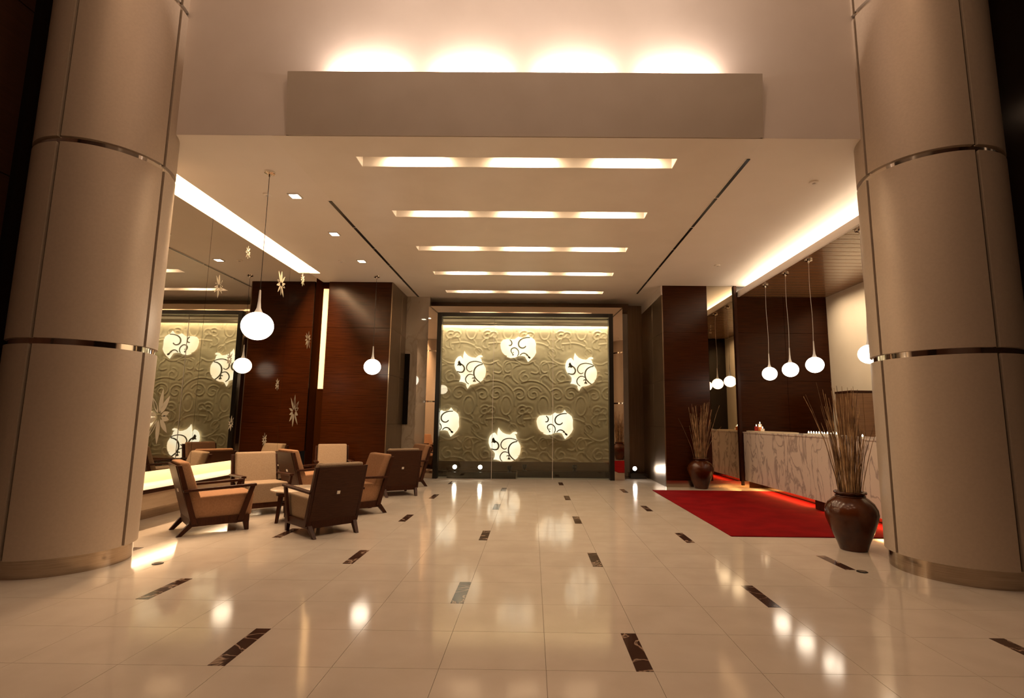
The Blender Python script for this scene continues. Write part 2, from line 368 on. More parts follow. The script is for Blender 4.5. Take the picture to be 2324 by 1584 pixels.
struct(MB().box(XB, 6.3, YW+.001, 12.62, ZC, ZC+.05).box(2.02, 6.3, 12.62, 14, ZC, ZC+.05), 'ceiling_4', ceil_side, 'pale side ceiling over the reception')
def diffuser(x, y0, y1, n, label):
    t = thing('linear_diffuser', (x, y0, ZC), label, 'air vent', 'ceiling line vents')
    L = (y1-y0)/n
    for i in range(n):
        MB().box(-.022, .022, i*L+.02, (i+1)*L-.02, -.009, 0).build('vent_slot', black, t)
        MB().box(-.030, -.022, i*L+.01, (i+1)*L-.01, -.012, 0).build('vent_lip', ceil_side, t)
diffuser(-2.70, 6.6, 12.5, 6, 'thin dark line vent along the left side of the lobby ceiling')
diffuser(2.33, 5.4, 11.6, 6, 'thin dark line vent along the right side of the lobby ceiling')
# left cove slot beside the mirror
cv = struct(MB().box(XM-.06, -4.20, YW, 10.14, ZC+.30, ZC+.33).box(-4.24, -4.20, YW, 10.12, ZC+.05, ZC+.30).box(XM-.06, -4.20, 10.115, 10.16, ZC+.01, ZC+.3).box(XM-.06,-4.2,YW-.03,YW,ZC,ZC+.3), 'trim_2', plaster, 'cove slot along the top of the mirror wall')
area_axes('cove_light', (-4.34, 7.6, ZC+.285), (0, 1, 0), (0, 0, -1), 4.9, .10, 400, WARM)
# ceiling fittings
for x, y, lb in ((-3.097, 6.458, 'bright square downlight nearest the viewer in the left ceiling'), (-3.109, 7.853, 'middle of the three bright downlights in the left ceiling'), (-3.14, 9.27, 'bright downlight farthest back in the left ceiling')):
    t = thing('downlight', (x, y, ZC), lb, 'downlight', 'downlights in the left ceiling')
    MB().box(-.075, .075, -.075, .075, -.012, 0).build('frame', white_metal, t, bevel=.003)
    MB().box(-.055, .055, -.055, .055, -.016, -.010).build('diffuser', lampglow, t)
    spot('downlight_beam', (x, y, ZC-.03), (x, y, 0), 38, 95, .8, SOFT, .05)
for x, y, lb in ((3.332, 5.965, 'small round ceiling disc near the right column'), (3.367, 9.365, 'small round ceiling disc near the wood block'), (-3.441, 6.424, 'small round ceiling sensor by the big pendant cable'), (-3.514, 9.28, 'small round ceiling sensor beside the rear downlight')):
    t = thing('ceiling_sensor', (x, y, ZC), lb, 'sensor', 'ceiling sensors')
    MB().lathe([(.055, 0), (.052, -.014), (.03, -.02)], 24).build('rim', ceil_side, t, smooth=40); MB().lathe([(.02, -.019), (.015, -.03)], 14).build('sensor_eye', white_metal, t)

# ------------------------------------------------------------------ left mirror wall, lit recess and bench
ml = struct(MB().box(XM-.12, XM-.012, YW+.02, YM+.6, .70, ZC+.34), 'wall_left', gap_dark, 'mirror clad wall beside the seating')
ml_seams = [YW+.02, 6.95, 9.30, 10.47]
for a, b in zip(ml_seams[:-1], ml_seams[1:]):
    MB().box(XM-.012, XM, a+.003, b-.003, .665, ZC+.29).build('mirror_pane', mirror, ml)
MB().box(XM-.012, XM-.002, 10.473, 10.82, 0, ZC+.29).build('wood_end_panel', matte_wood, ml)
struct(MB().box(-5.45, XM-.015, YW+.02, YM-.1, .664, .70), 'trim_3', plaster, 'underside of the mirror wall over the lit recess')
bench = struct(MB().box(-5.5, -4.92, YW+.2, YM-.1, .12, .335), 'wall_left_3', panel_m, 'low cream bench wall under the mirror')
MB().box(-5.5, -4.88, YW+.2, YM-.1, .335, .372).build('ledge_top', ledge_m, bench)
MB().box(-4.90, -4.872, YW+.2, YM-.1, .325, .376).build('ledge_edge', chair_wood, bench)
MB().box(-5.5, -4.93, YW+.2, YM-.1, 0, .12).build('plinth', brushed, bench)
MB().box(-5.6, -5.42, YW+.2, YM-.1, .37, .70).build('recess_back', ledge_m, bench)
area_axes('recess_light', (-5.30, 7.95, .655), (0, 1, 0), (.25, 0, -1), 5.2, .08, 25, (1, .76, .50))
t = thing('booklet', (-5.0, 6.52, .373), 'thin pale booklet lying on the lit ledge', 'booklet')
MB().box(-.10, .10, -.15, .15, 0, .006).build('cover', panel_m, t); MB().box(-.095, .095, -.145, .145, .006, .012).build('pages', paper, t)
# frosted star decals on the mirror
def petal(cy, cz, ang, L, Wd, outline):
    m = MB(); n = 8; pts = []
    for k in range(n+1):
        u = k/n; pts.append((u*L, Wd*math.sin(math.pi*u**.8)))
    up = pts; dn = [(p[0], -p[1]) for p in pts[::-1]][1:-1]
    poly = up + dn
    def rot(p, s=1.0): return (cy + (p[0]*s+ (1-s)*.5*L)*math.sin(ang) + p[1]*s*math.cos(ang), cz + (p[0]*s+(1-s)*.5*L)*math.cos(ang) - p[1]*s*math.sin(ang))
    o = [rot(p) for p in poly]
    x0, x1 = XM+.0006, XM+.002
    if not outline:
        m.add([(x1, a, b) for a, b in o] + [(x0, a, b) for a, b in o], [list(range(len(o)))] + [[i, (i+1) % len(o), (i+1) % len(o)+len(o), i+len(o)] for i in range(len(o))])
    else:
        q = [rot(p, .62) for p in poly]; k = len(o)
        m.add([(x1, a, b) for a, b in o] + [(x1, a, b) for a, b in q], [[i, (i+1) % k, (i+1) % k+k, i+k] for i in range(k)])
    return m
def star(y, z, s, seed):
    rnd = random.Random(seed); m = MB(); k = 10
    for i in range(k):
        a = 2*math.pi*i/k + rnd.uniform(-.12, .12)
        L = s*(.5 + .5*abs(math.cos(a))**1.5)*rnd.uniform(.75, 1.05)
        p = petal(y + .12*s*math.sin(a), z + .12*s*math.cos(a), a, L*.85, s*.085*rnd.uniform(.8, 1.2), rnd.random() < .3)
        m.add(p.v, p.f)
    m.build('star_decal', frost, ml)
for i, (y, z, s) in enumerate(((9.0, 3.63, .26), (7.88, 3.842, .12), (7.221, 3.13, .18), (9.831, 3.936, .14), (10.245, 2.84, .22), (9.128, 1.867, .12), (9.849, 1.406, .34), (8.833, .93, .13), (7.81, 1.207, .12), (6.282, 1.299, .36), (7.633, 2.142, .13))):
    star(y, z, s, 11+i)

# ------------------------------------------------------------------ wood blocks
def wood_wall(name, label, x0, x1, y, zs, m=wood, depth=.5, xs=None):
    w = struct(MB().box(x0, x1, y+.02, y+depth, -.016, ZC), name, black_stone, label)
    xs = xs or [x0, x1]
    for a, b in zip(xs[:-1], xs[1:]):
        for c, d in zip(zs[:-1], zs[1:]):
            MB().box(a+.002, b-.002, y, y+.022, c+.002, d-.002).build('wood_panel', m, w, bevel=.0015, seg=1)
    return w
ZS = [.0, 1.19, 2.20, 3.17, ZC]
YL = 10.76
wb = wood_wall('wall_back_left', 'dark wood faced block at the back of the seating area', -4.30, -2.975, YL, ZS)
for (a, b) in ((YL+.004, 11.60), (11.60, 12.05)):
    for c, d in zip(ZS[:-1], ZS[1:]):
        MB().box(-2.98, -2.958, a+.002, b-.002, c+.002, d-.002).build('bronze_panel', bronze, wb, bevel=.0015, seg=1)
MB().box(-4.30, -2.98, 11.2, 12.05, 0, ZC).build('block_core', black_stone, wb)
niche = struct(MB().box(XM-.1, -4.30, YL+.06, YL+.1, 0, ZC), 'trim_4', matte_wood, 'pale narrow niche between mirror and wood block')
t = thing('glow_strip', (-4.375, YL+.045, 1.9), 'glowing vertical strip for the lit wall edge between the mirror and the wood block', 'glowing strip')  # emissive strip stands in for a narrow wall strip lit from the cove
MB().box(-.05, .05, -.008, .012, 0, 2.1).build('diffuser', strip_glow_m, t); MB().box(-.055, .055, .012, .016, -.01, 2.11).build('channel', white_metal, t)

wr = wood_wall('wall_back_right', 'dark wood faced block left of the reception mirror', 2.72, 3.65, YM, [.13, 1.19, 2.15, 3.15, ZC])
MB().box(2.70, 4.36, YM-.03, YM+.02, 0, .13).build('plinth', brushed, wr)
for (a, b) in ((YM+.004, 11.75), (11.75, 12.9)):
    for c, d in zip([.0, 1.19, 2.15, 3.15], [1.19, 2.15, 3.15, 3.95]):
        MB().box(2.70, 2.722, a+.002, b-.002, c+.002, d-.002).build('bronze_panel', bronze, wr, bevel=.0015, seg=1)
MB().box(2.722, 3.6, 11.3, 13.0, 0, ZC).build('block_core', black_stone, wr)
MB().box(2.69, 2.74, YM+.01, 12.9, 3.95, ZC).build('pale_bulkhead', plaster, wr)
# reception end wall: mirror, post, wood
er = struct(MB().box(3.65, 6.2, YM+.03, YM+.2, -.016, ZC), 'wall_back_1', black_stone, 'end wall of the reception bay')
MB().box(3.653, 4.20, YM+.005, YM+.03, .13, ZC-.002).build('mirror_pane', smoke_mirror, er)
MB().box(4.205, 4.262, YM-.05, YM+.03, .05, ZC-.01).build('post', chair_wood, er, bevel=.003)
for a, b in ((4.262, 5.25), (5.25, 6.15)):
    for c, d in zip([0, 1.19, 2.15, 3.15], [1.19, 2.15, 3.15, 3.92]):
        MB().box(a+.002, b-.002, YM, YM+.03, c+.002, d-.002).build('wood_panel', wood, er, bevel=.0015, seg=1)
cw = struct(MB().box(6.15, 6.3, YW, YM+.2, -.016, ZC), 'wall_right', cream_wall, 'bright cream side wall behind the reception counter')
# slatted soffit and cove over reception
so = struct(MB().box(4.30, 6.15, YW+.2, YM, 3.945, 3.97), 'ceiling_5', black_stone, 'slatted wood soffit over the reception counter')
pl = MB().box(4.33, 6.148, .004, .182, 3.92, 3.946).mesh('plank', slat_wood, bevel=.002, seg=1)
yy = YW+.2
while yy < YM-.05:
    piece(pl, 'plank', so, (0, yy, 0)); yy += .19
MB().box(4.295, 4.33, YW+.2, YM-.001, 3.915, 4.035).build('cove_lip', plaster_pink, so, bevel=.002)
area_axes('cove_light_right', (4.62, 8.0, 3.985), (0, 1, 0), (-.35, 0, 1), 5.4, .10, 122, (1, .78, .55))
area_axes('counter_downlight', (5.50, 8.0, 3.90), (0, 1, 0), (.55, 0, -1), 5.0, .12, 50, (1, .78, .56), 110)
t = thing('soffit_spot', (5.05, 6.9, 3.915), 'small chrome spot lamp on the slatted soffit by the right column', 'spotlight')
MB().lathe([(.03, 0), (.03, -.01), (.012, -.02), (.012, -.05)], 16).build('mount', chrome, t, smooth=40); MB().lathe([(.028, -.05), (.034, -.09), (.03, -.11)], 16).build('head', chrome, t, smooth=40)
# cabinet against the cream wall
cb = thing('cabinet', (5.93, 9.75, 0), 'tall brown wood cabinet against the cream wall behind the counter', 'cabinet')
MB().box(-.20, .20, -.23, .25, .06, 1.85).build('body', slat_wood, cb, bevel=.003)
MB().box(-.215, .20, -.245, .25, 1.85, 1.89).build('top', chair_wood, cb); MB().box(-.19, .19, -.2, .24, 0, .06).build('plinth', black, cb)
for s in (-1, 1):
    d = MB().box(-.20 if s < 0 else .002, -.002 if s < 0 else .20, -.248, -.23, .08, 1.84).build('door', slat_wood, cb, bevel=.002)
    MB().box(s*.025-.006, s*.025+.006, -.275, -.248, .9, 1.05).build('handle', chrome, d)

# ------------------------------------------------------------------ reception counter
ct = thing('reception_counter', (4.28, 8.43, 0), 'long veined marble reception counter with glowing toe recess', 'counter')
for a, b in ((-2.35, -.38), (-.376, 2.385)):
    MB().box(0, .05, a, b, .15, 1.085).build('marble_panel', counter_marble, ct, bevel=.002, seg=1)
MB().box(.05, .62, -2.35, 2.385, .15, 1.06).build('carcass', chair_wood, ct)
MB().box(-.012, .66, -2.36, 2.39, 1.085, 1.112).build('worktop', counter_marble, ct, bevel=.003)
MB().box(.32, .60, -2.3, 2.385, 0, .15).build('toe_recess', brushed, ct)
MB().box(.03, .33, -.44, -.18, .0122, .15).build('support_block', chair_wood, ct)
area_axes('kick_light', (4.40, 9.55, .145), (0, 1, 0), (-.05, 0, -1), 2.3, .05, 16, (1, .50, .16))
area_axes('kick_light', (4.40, 7.15, .145), (0, 1, 0), (-.05, 0, -1), 1.7, .05, 11, (1, .50, .16))
# things on the counter
ZT = 1.112
t = thing('stone_riser', (4.46, 9.95, ZT), 'long low pale stone slab on the far half of the counter', 'slab')
MB().box(-.12, .14, -.75, .85, 0, .022).build('slab', ledge_m, t, bevel=.003); MB().box(-.10, .12, -.73, .83, .022, .026).build('felt_top', panel_m, t)
def candle(x, y, z, r, h, m, label):
    t = thing('candle', (x, y, z), label, 'candle', 'candles on the reception counter')
    MB().lathe([(r*.96, 0), (r, .004), (r, h-.006), (r*.82, h), (r*.3, h-.008)], 18).build('wax', m, t, smooth=40)
    MB().lathe([(.0015, h-.008), (.0015, h+.008)], 6).build('wick', black, t)
    MB().lathe([(.002, h+.004), (.008, h+.014), (.006, h+.026), (.001, h+.042)], 10).build('flame', flame, t, smooth=60)
zt = ZT+.026
candle(4.40, 10.46, zt, .034, .085, wax_r, 'red pillar candle at the left of the candle cluster')
candle(4.43, 10.36, zt, .034, .135, wax_w, 'tallest white pillar candle of the cluster')
candle(4.40, 10.29, zt, .036, .075, wax_o, 'short orange glowing candle in the middle of the cluster')
candle(4.41, 10.20, zt, .036, .045, wax_w, 'lowest white candle at the right of the cluster')
tr = thing('candle_tray', (4.42, 8.10, ZT), 'long pale tray under the row of tealights', 'tray')
MB().box(-.06, .06, -.48, .48, 0, .014).build('base', paper, tr, bevel=.002)
for s in (-1, 1): MB().box(s*.06-.004, s*.06+.004, -.48, .48, .012, .022).build('rim', paper, tr)
names = ['first', 'second', 'third', 'fourth', 'fifth', 'sixth', 'seventh', 'eighth', 'ninth', 'tenth', 'eleventh']
def tealight(x, y, z, label, grp):
    t = thing('tealight', (x, y, z), label, 'candle', grp)
    MB().lathe([(.02, 0), (.021, .016), (.019, .016), (.018, .012)], 14).build('cup', chrome, t, smooth=40)
    MB().lathe([(.017, .010), (.017, .013)], 12).build('wax', wax_w, t)
    MB().lathe([(.003, .013), (.011, .022), (.008, .034), (.001, .048)], 8).build('flame', flame, t, smooth=60)
for i in range(11):
    tealight(4.42, 8.53-.077*i, ZT+.0145, f'{names[i]} tealight from the far end of the candle row on the tray', 'tealights in a row on the counter')
for i, (yy, lb) in enumerate(((7.15, 'lone tealight behind the large twig vase'), (6.86, 'tealight at the left of the pair near the right column'), (6.75, 'tealight at the right of the pair near the right column'))):
    tealight(4.42, yy, ZT, lb, 'single tealights on the near counter')

# ------------------------------------------------------------------ red carpet
t = thing('red_carpet', (3.42, 8.28, .0012), 'large red carpet laid in front of the reception counter', 'carpet')
MB().box(-1.12, 1.16, -2.0, 2.0, 0, .009).build('pile', red_carpet, t, bevel=.003)
e = MB()
for a in ((-1.125, -1.115, -2.0, 2.0), (-1.12, 1.16, -2.005, -1.995), (-1.12, 1.16, 1.995, 2.005)): e.box(a[0], a[1], a[2], a[3], 0, .0075)
e.build('edge_binding', red_carpet, t)

# ------------------------------------------------------------------ vases with twigs
def vase(loc, label, rz):
    t = thing('twig_vase', loc, label, 'vase', 'clay vases with twigs', rz)
    prof = [(.125, 0), (.132, .012), (.15, .07), (.20, .19), (.242, .31), (.252, .365), (.245, .415), (.215, .475), (.165, .520), (.135, .540), (.128, .552), (.150, .575), (.152, .585), (.140, .592), (.118, .585), (.115, .54), (.19, .45), (.22, .34), (.14, .06), (.02, .05)]
    MB().lathe(prof, 44).build('body', clay, t, smooth=60)
    # twisted rope rim
    pts = []
    for k in range(49):
        a = 2*math.pi*k/48; pts.append((.143*math.cos(a), .143*math.sin(a), .578 + .005*math.sin(12*a)))
    MB().tube(pts, .012, 7).build('rope_rim', clay, t, smooth=60)
    pts = [(.135*math.cos(2*math.pi*k/36), .135*math.sin(2*math.pi*k/36), .543 + .003*math.sin(10*2*math.pi*k/36)) for k in range(37)]
    MB().tube(pts, .009, 7).build('neck_cord', clay, t, smooth=60)
    rnd = random.Random(5)
    for k in range(96):
        a = rnd.uniform(0, 2*math.pi); r0 = .095*math.sqrt(rnd.random()); L = rnd.uniform(.85, 1.38)
        sp = rnd.uniform(.02, .15) if k > 7 else rnd.uniform(.2, .36)
        if k > 8 and rnd.random() < .3: L *= .8
        pts = []; bend = rnd.uniform(-.05, .05); b2 = rnd.uniform(-.03, .03); n = 7
        for i in range(n+1):
            u = i/n; rr = r0 + sp*u*(.35+.65*u)
            pts.append((rr*math.cos(a) + bend*u*u + .006*rnd.uniform(-1, 1), rr*math.sin(a) + b2*u*u + .006*rnd.uniform(-1, 1), .36 + L*u))
        MB().tube(pts, rnd.uniform(.0042, .0070), 5, .0022).build('twig', twig_m if rnd.random() < .7 else twig_dark, t)
    return t
v1 = vase((3.36, 5.72, .0012), 'large brown clay vase of tall dry twigs beside the right column', 0)
v2 = copy_tree(v1); v2.location = (3.345, 10.66, .0012); v2.rotation_euler = (0, 0, 2.1)
v2['label'] = 'brown clay vase of dry twigs standing by the far wood block'

# ------------------------------------------------------------------ pendants
def pendant(x, y, zroof, zg, d, label, grp, wavy=0.0):
    t = thing('globe_pendant', (x, y, zroof), label, 'pendant lamp', grp)
    g = zg - zroof; r = d/2; sq = .94
    prof = []
    for k in range(1, 24):
        a = math.pi*k/24; prof.append((r*math.sin(a), g - r*sq*math.cos(a)))
    MB().lathe(prof, 36).build('globe', opal, t, smooth=60)
    top = g + r*sq
    MB().lathe([(r*.36, top-.022), (r*.22, top+.012), (r*.13, top+.05), (r*.085, top+.13), (r*.06, top+.25), (r*.03, top+.26)], 20).build('neck', white_metal, t, smooth=60)
    n = 14; L = -(top+.25)
    pts = [(wavy*math.sin(7*k/n), .5*wavy*math.cos(5*k/n), (top+.25) + L*k/n) for k in range(n+1)]
    MB().tube(pts, .0035, 6).build('cable', black if not wavy else white_metal, t)
    MB().lathe([(.062, 0), (.058, -.022), (.02, -.034), (.01, -.06)], 22).build('ceiling_rose', chrome, t, smooth=40)
    return t
pendant(-3.10, 5.80, ZC, 2.317, .335, 'big glowing globe pendant nearest the viewer over the seating', 'globe pendants over the seating')
pendant(-3.165, 10.30, ZC, 2.31, .325, 'glowing globe pendant in front of the wood block behind the chairs', 'globe pendants over the seating')
for i, (yy, lb) in enumerate(((9.86, 'farthest globe pendant of the row over the counter'), (9.06, 'middle globe pendant of the three in front of the wood wall'), (8.27, 'third globe pendant from the far end over the counter'), (6.92, 'globe pendant half hidden by the right column'))):
    pendant(4.446, yy, 3.92, 2.21, .265, lb, 'globe pendants over the counter', .008)

# ------------------------------------------------------------------ back wall, relief, portal
struct(MB().box(-3.0, 2.35, 12.9, 13.05, -.016, ZC+.05), 'wall_back', plaster, 'pale back wall of the lobby')
struct(MB().box(XA, XB, 12.62, 12.9, 3.98, ZC+.05), 'trim_5', skirt_shade_m, 'dark strip painted for the shade above the glazed portal')  # solid brown strip stands for the shaded wall over the portal
struct(MB().box(2.35, 2.70, 12.86, 12.95, 0, 3.95).box(2.06, 2.70, 12.86, 12.95, 3.95, ZC), 'wall_back_2', bronze, 'bronze panel in the alcove right of the portal')
pw = struct(MB().box(-2.975, -2.42, 12.05, 12.2, -.016, ZC), 'wall_back_3', stone_polish, 'polished stone wall left of the glazed portal')
MB().box(-2.955, -2.84, 12.03, 12.05, 1.18, 2.79).build('dark_reflection', reflection_black, pw)  # dark panel painted in for a reflection on the polished stone
portal = struct(MB().box(-2.42, -2.2, 11.95, 12.9, 0, 3.9).box(1.83, 2.06, 11.95, 12.9, 0, 3.9).box(-2.2, 1.83, 11.95, 12.9, 3.74, 3.9).box(-2.2, 1.83, 12.1, 12.9, 3.63, 3.74), 'window_1', plaster, 'glazed portal in a black frame before the carved wall')
for nm, a in (('surround_panel', (-2.42, -2.2, 11.93, 11.95, .0, 3.9)), ('surround_panel', (1.83, 2.06, 11.93, 11.95, 0, 3.9)), ('fascia_panel', (-2.2, 1.83, 11.93, 11.95, 3.74, 3.9))):
    p = MB().box(*a)
    if nm == 'surround_panel':        # outer edge set back, a tilt added so the columns reflect in it
        p.v = [(x, y + (.007 if abs(x+.18) > 2.1 else 0), z) for x, y, z in p.v]
    p.build(nm, polished, portal)
fr = black
MB().box(-2.2, -2.10, 11.86, 12.06, 0, 3.74).build('frame_jamb', fr, portal, bevel=.004); MB().box(1.73, 1.83, 11.86, 12.06, 0, 3.74).build('frame_jamb', fr, portal, bevel=.004)
MB().box(-2.10, 1.73, 11.86, 12.06, 3.65, 3.74).build('frame_header', fr, portal, bevel=.004)
for a, b in ((-2.10, -.9), (-.9, .46), (.46, 1.73)):
    MB().box(a+.002, b-.002, 11.955, 11.967, .0, 3.65).build('glass_pane', glass, portal)
for x in (-.9, .46): MB().box(x-.004, x+.004, 11.953, 11.969, 0, 3.65).build('glass_joint', plaster, portal)
# carved relief: swirl ridges repeated on a lattice
S = 12.58/1192.6/7.2
A_OUT = [(515,705),(535,742),(580,787),(640,812),(700,818),(725,800),(745,780),(785,770),(815,785),(812,805),(770,812),(795,835),(800,870),(825,915),(845,945),(870,990),(875,1050),(865,1110),(848,1150),(818,1140),(842,1162),(815,1195),(780,1215),(745,1235),(700,1252),(650,1255),(625,1265),(605,1290),(582,1330),(565,1300),(555,1270),(560,1250),(530,1230),(480,1215),(440,1215),(460,1170),(462,1120),(440,1085),(400,1050),(375,1010),(357,950),(360,890),(380,840),(410,805),(450,788),(475,810),(497,842),(495,790),(505,740)]
A_STR = [([(430,870),(450,915),(500,950),(522,1000),(500,1050),(455,1060),(400,1046)], 9), ([(428,880),(440,920),(470,945)], 17), ([(402,945),(425,936),(445,945)], 7),
         ([(825,915),(770,890),(700,878),(640,885),(590,910),(558,960),(562,1010),(592,1042),(625,1048),(652,1030)], 6.5),
         ([(820,925),(760,940),(710,975),(682,1030),(680,1090),(697,1140),(735,1185),(780,1220)], 8.5),
         ([(672,1105),(630,1092),(590,1100),(557,1135),(545,1175),(560,1220),(600,1252)], 6.5), ([(648,1160),(680,1150),(692,1190)], 6), ([(672,1212),(688,1195),(710,1212)], 10)]
B_OUT = [(270,470),(285,420),(320,385),(380,375),(430,375),(500,378),(540,350),(570,330),(600,345),(650,350),(690,330),(725,285),(760,335),(800,355),(840,390),(858,450),(855,520),(862,595),(835,650),(790,705),(730,755),(705,710),(680,665),(640,653),(600,652),(560,657),(520,680),(440,690),(380,672),(387,655),(340,635),(300,590),(280,530)]
B_STR = [([(425,385),(455,420),(460,455),(440,480),(410,480)], 7.5), ([(760,345),(690,350),(620,375),(577,420),(572,475),(600,513),(645,523),(680,505),(690,488)], 8),
         ([(490,645),(460,600),(447,570),(460,537),(500,520),(540,535),(570,575),(572,625),(552,655)], 6.5), ([(478,600),(492,594)], 6), ([(480,635),(488,645)], 10),
         ([(595,645),(630,615),(670,610),(715,635),(745,680),(768,690)], 7), ([(735,668),(768,690)], 12), ([(700,650),(712,640)], 6)]
def rel(poly, o): return [((x-o[0])*S, -(y-o[1])*S) for x, y in poly]
A0, B0 = (515, 705), (725, 285)
A_out, B_out = rel(A_OUT, A0), rel(B_OUT, B0)
A_str = [(rel(p, A0), wd*S) for p, wd in A_STR]; B_str = [(rel(p, B0), wd*S) for p, wd in B_STR]
YR = 12.62
def wx(px): return (px-1208.0)/1192.6*12.58 + .0
def wz(py): return H + (953.6-py)/1192.6*12.58
A_AT = [(wx(1051.5), wz(797.9)), (wx(1304), wz(800)), (wx(1132.8), wz(970.3))]
B_AT = [(wx(1196.4), wz(757.2)), (wx(1280.7), wz(929.6)), (wx(1024.7), wz(926.8))]
TX = 84.6/1192.6*12.58; TZ = 172.2/1192.6*12.58; SKEW = 82.5/1192.6*12.58
# ridge polylines of one tile (relative to A's tip)
bo = (B_AT[0][0]-A_AT[0][0]-TX, B_AT[0][1]-A_AT[0][1])
tile_lines = []
def closed(p): return p + [p[0]]
def loop(cx, cz, rx, rz, a0, a1, n=26): return [(cx + rx*math.cos(a0+(a1-a0)*k/n), cz + rz*math.sin(a0+(a1-a0)*k/n)) for k in range(n+1)]
def spiral(cx, cz, r, turns, a0, sgn):
    return [(cx + r*(1-.8*k/36)*math.cos(a0+sgn*turns*2*math.pi*k/36), cz + r*(1-.8*k/36)*math.sin(a0+sgn*turns*2*math.pi*k/36)) for k in range(37)]
for p, _ in (A_str[0], A_str[3], A_str[4], A_str[5]): tile_lines.append(curve(p, 4))
for p, _ in B_str[:3]: tile_lines.append([(x+bo[0], z+bo[1]) for x, z in curve(p, 4)])
tile_lines.append(loop(.14, -.44, .12, .21, -1.0, 3.6))
tile_lines.append(loop(.12, -1.30, .13, .22, 0, 6.3))
tile_lines.append(loop(.62, -1.62, .12, .17, -.6, 4.2))
for q in ((-.12, -1.02, .19, 1.25, .4, 1), (.44, -1.04, .17, 1.2, 2.6, -1), (.50, -1.42, .13, 1.3, .8, 1), (-.22, -1.42, .12, 1.2, 3.6, -1), (.56, -.62, .15, 1.25, 1.6, 1)):
    tile_lines.append(spiral(*q))
for q in ([(-.40, -.74), (-.16, -.70), (.10, -.78), (.30, -1.0), (.33, -1.3)], [(.24, -.10), (.40, -.24), (.60, -.30), (.80, -.22)], [(-.34, -1.62), (-.06, -1.60), (.16, -1.66), (.34, -1.82)]):
    tile_lines.append(curve(q, 6))
seg = []
for ln in tile_lines:
    for a, b in zip(ln[:-1], ln[1:]): seg.append((*a, *b))
seg = np.array(seg)
# distance field over one lattice cell
NX, NZ = 80, 160
gx, gz = np.meshgrid(np.arange(NX)/NX, np.arange(NZ)/NZ)
cxs = gx*TX - gz*SKEW; czs = -gz*TZ          # cell spanned by (TX,0) and (-SKEW... down)
cxs = gx*TX + gz*SKEW
dist = np.full((NZ, NX), 9.0)
for i in range(-3, 4):
    for j in range(-2, 3):
        sh = seg + np.array([i*TX + j*SKEW, -j*TZ]*2)
        sh = sh[(sh[:, 0] > -1.2) & (sh[:, 0] < 2.6) & (sh[:, 1] > -2.2) & (sh[:, 1] < .5)]
        if not len(sh): continue
        for s4 in np.array_split(sh, max(1, len(sh)//60)):
            a = s4[:, :2]; d = s4[:, 2:]-a; L2 = (d**2).sum(1)+1e-9
            px = cxs[..., None]-a[:, 0]; pz = czs[..., None]-a[:, 1]
            t = np.clip((px*d[:, 0]+pz*d[:, 1])/L2, 0, 1)
            dd = np.sqrt((px-t*d[:, 0])**2 + (pz-t*d[:, 1])**2).min(-1)
            dist = np.minimum(dist, dd)
RX0, RX1, RZ0, RZ1 = -2.42, 2.06, .33, 3.63
nx, nz = 340, 250
X = np.linspace(RX0, RX1, nx); Z = np.linspace(RZ0, RZ1, nz); XX, ZZ = np.meshgrid(X, Z)
v = -(ZZ - A_AT[0][1])/TZ; u = ((XX - A_AT[0][0]) - v*SKEW)/TX
iv = np.floor((v % 1)*NZ).astype(int) % NZ; 
vf = np.floor(v); iu = np.floor((u % 1)*NX).astype(int) % NX
D = dist[iv, iu]
hgt = .015*np.exp(-(D/.019)**2) + .010*np.clip((D-.02)/.08, 0, 1)**.8
hgt[:, 0] = hgt[:, -1] = 0
verts = [(float(X[i]), float(YR-hgt[j, i]), float(Z[j])) for j in range(nz) for i in range(nx)]
faces = [(j*nx+i, j*nx+i+1, (j+1)*nx+i+1, (j+1)*nx+i) for j in range(nz-1) for i in range(nx-1)]
rw = struct(MB().box(RX0, RX1, YR+.005, 12.88, .0, RZ1), 'wall_back_4', relief_m, 'carved olive stone wall of scrolls behind the glazing')
rme = bpy.data.meshes.new('carved_face'); rme.from_pydata(verts, [], faces); rme.materials.append(relief_m); rme.shade_smooth()
piece(rme, 'carved_face', rw)
MB().box(RX0, RX1, YR-.036, YR+.01, .13, .33).build('skirting', skirt_shade_m, rw)
area_axes('relief_cove_light', (-.18, 12.545, 3.615), (1, 0, 0), (0, .12, -1), 4.3, .04, 30, (1, .84, .62))
area_axes('relief_fill_light', (-.18, 12.16, 3.615), (1, 0, 0), (0, .20, -1), 3.9, .05, 19, (1, .82, .58), 105)  # added lamp that evens the brightness of the carved wall
MB().box(RX0, RX1, YR-.16, YR-.15, 3.55, 3.63).build('cove_lip', plaster, rw)
def clip(poly, axis, lim, keep_greater):
    out = []
    for i in range(len(poly)):
        a, b = poly[i], poly[(i+1) % len(poly)]
        ina = (a[axis] > lim) == keep_greater; inb = (b[axis] > lim) == keep_greater
        if ina: out.append(a)
        if ina != inb:
            t = (lim-a[axis])/(b[axis]-a[axis]); out.append((a[0]+t*(b[0]-a[0]), a[1]+t*(b[1]-a[1])))
    return out
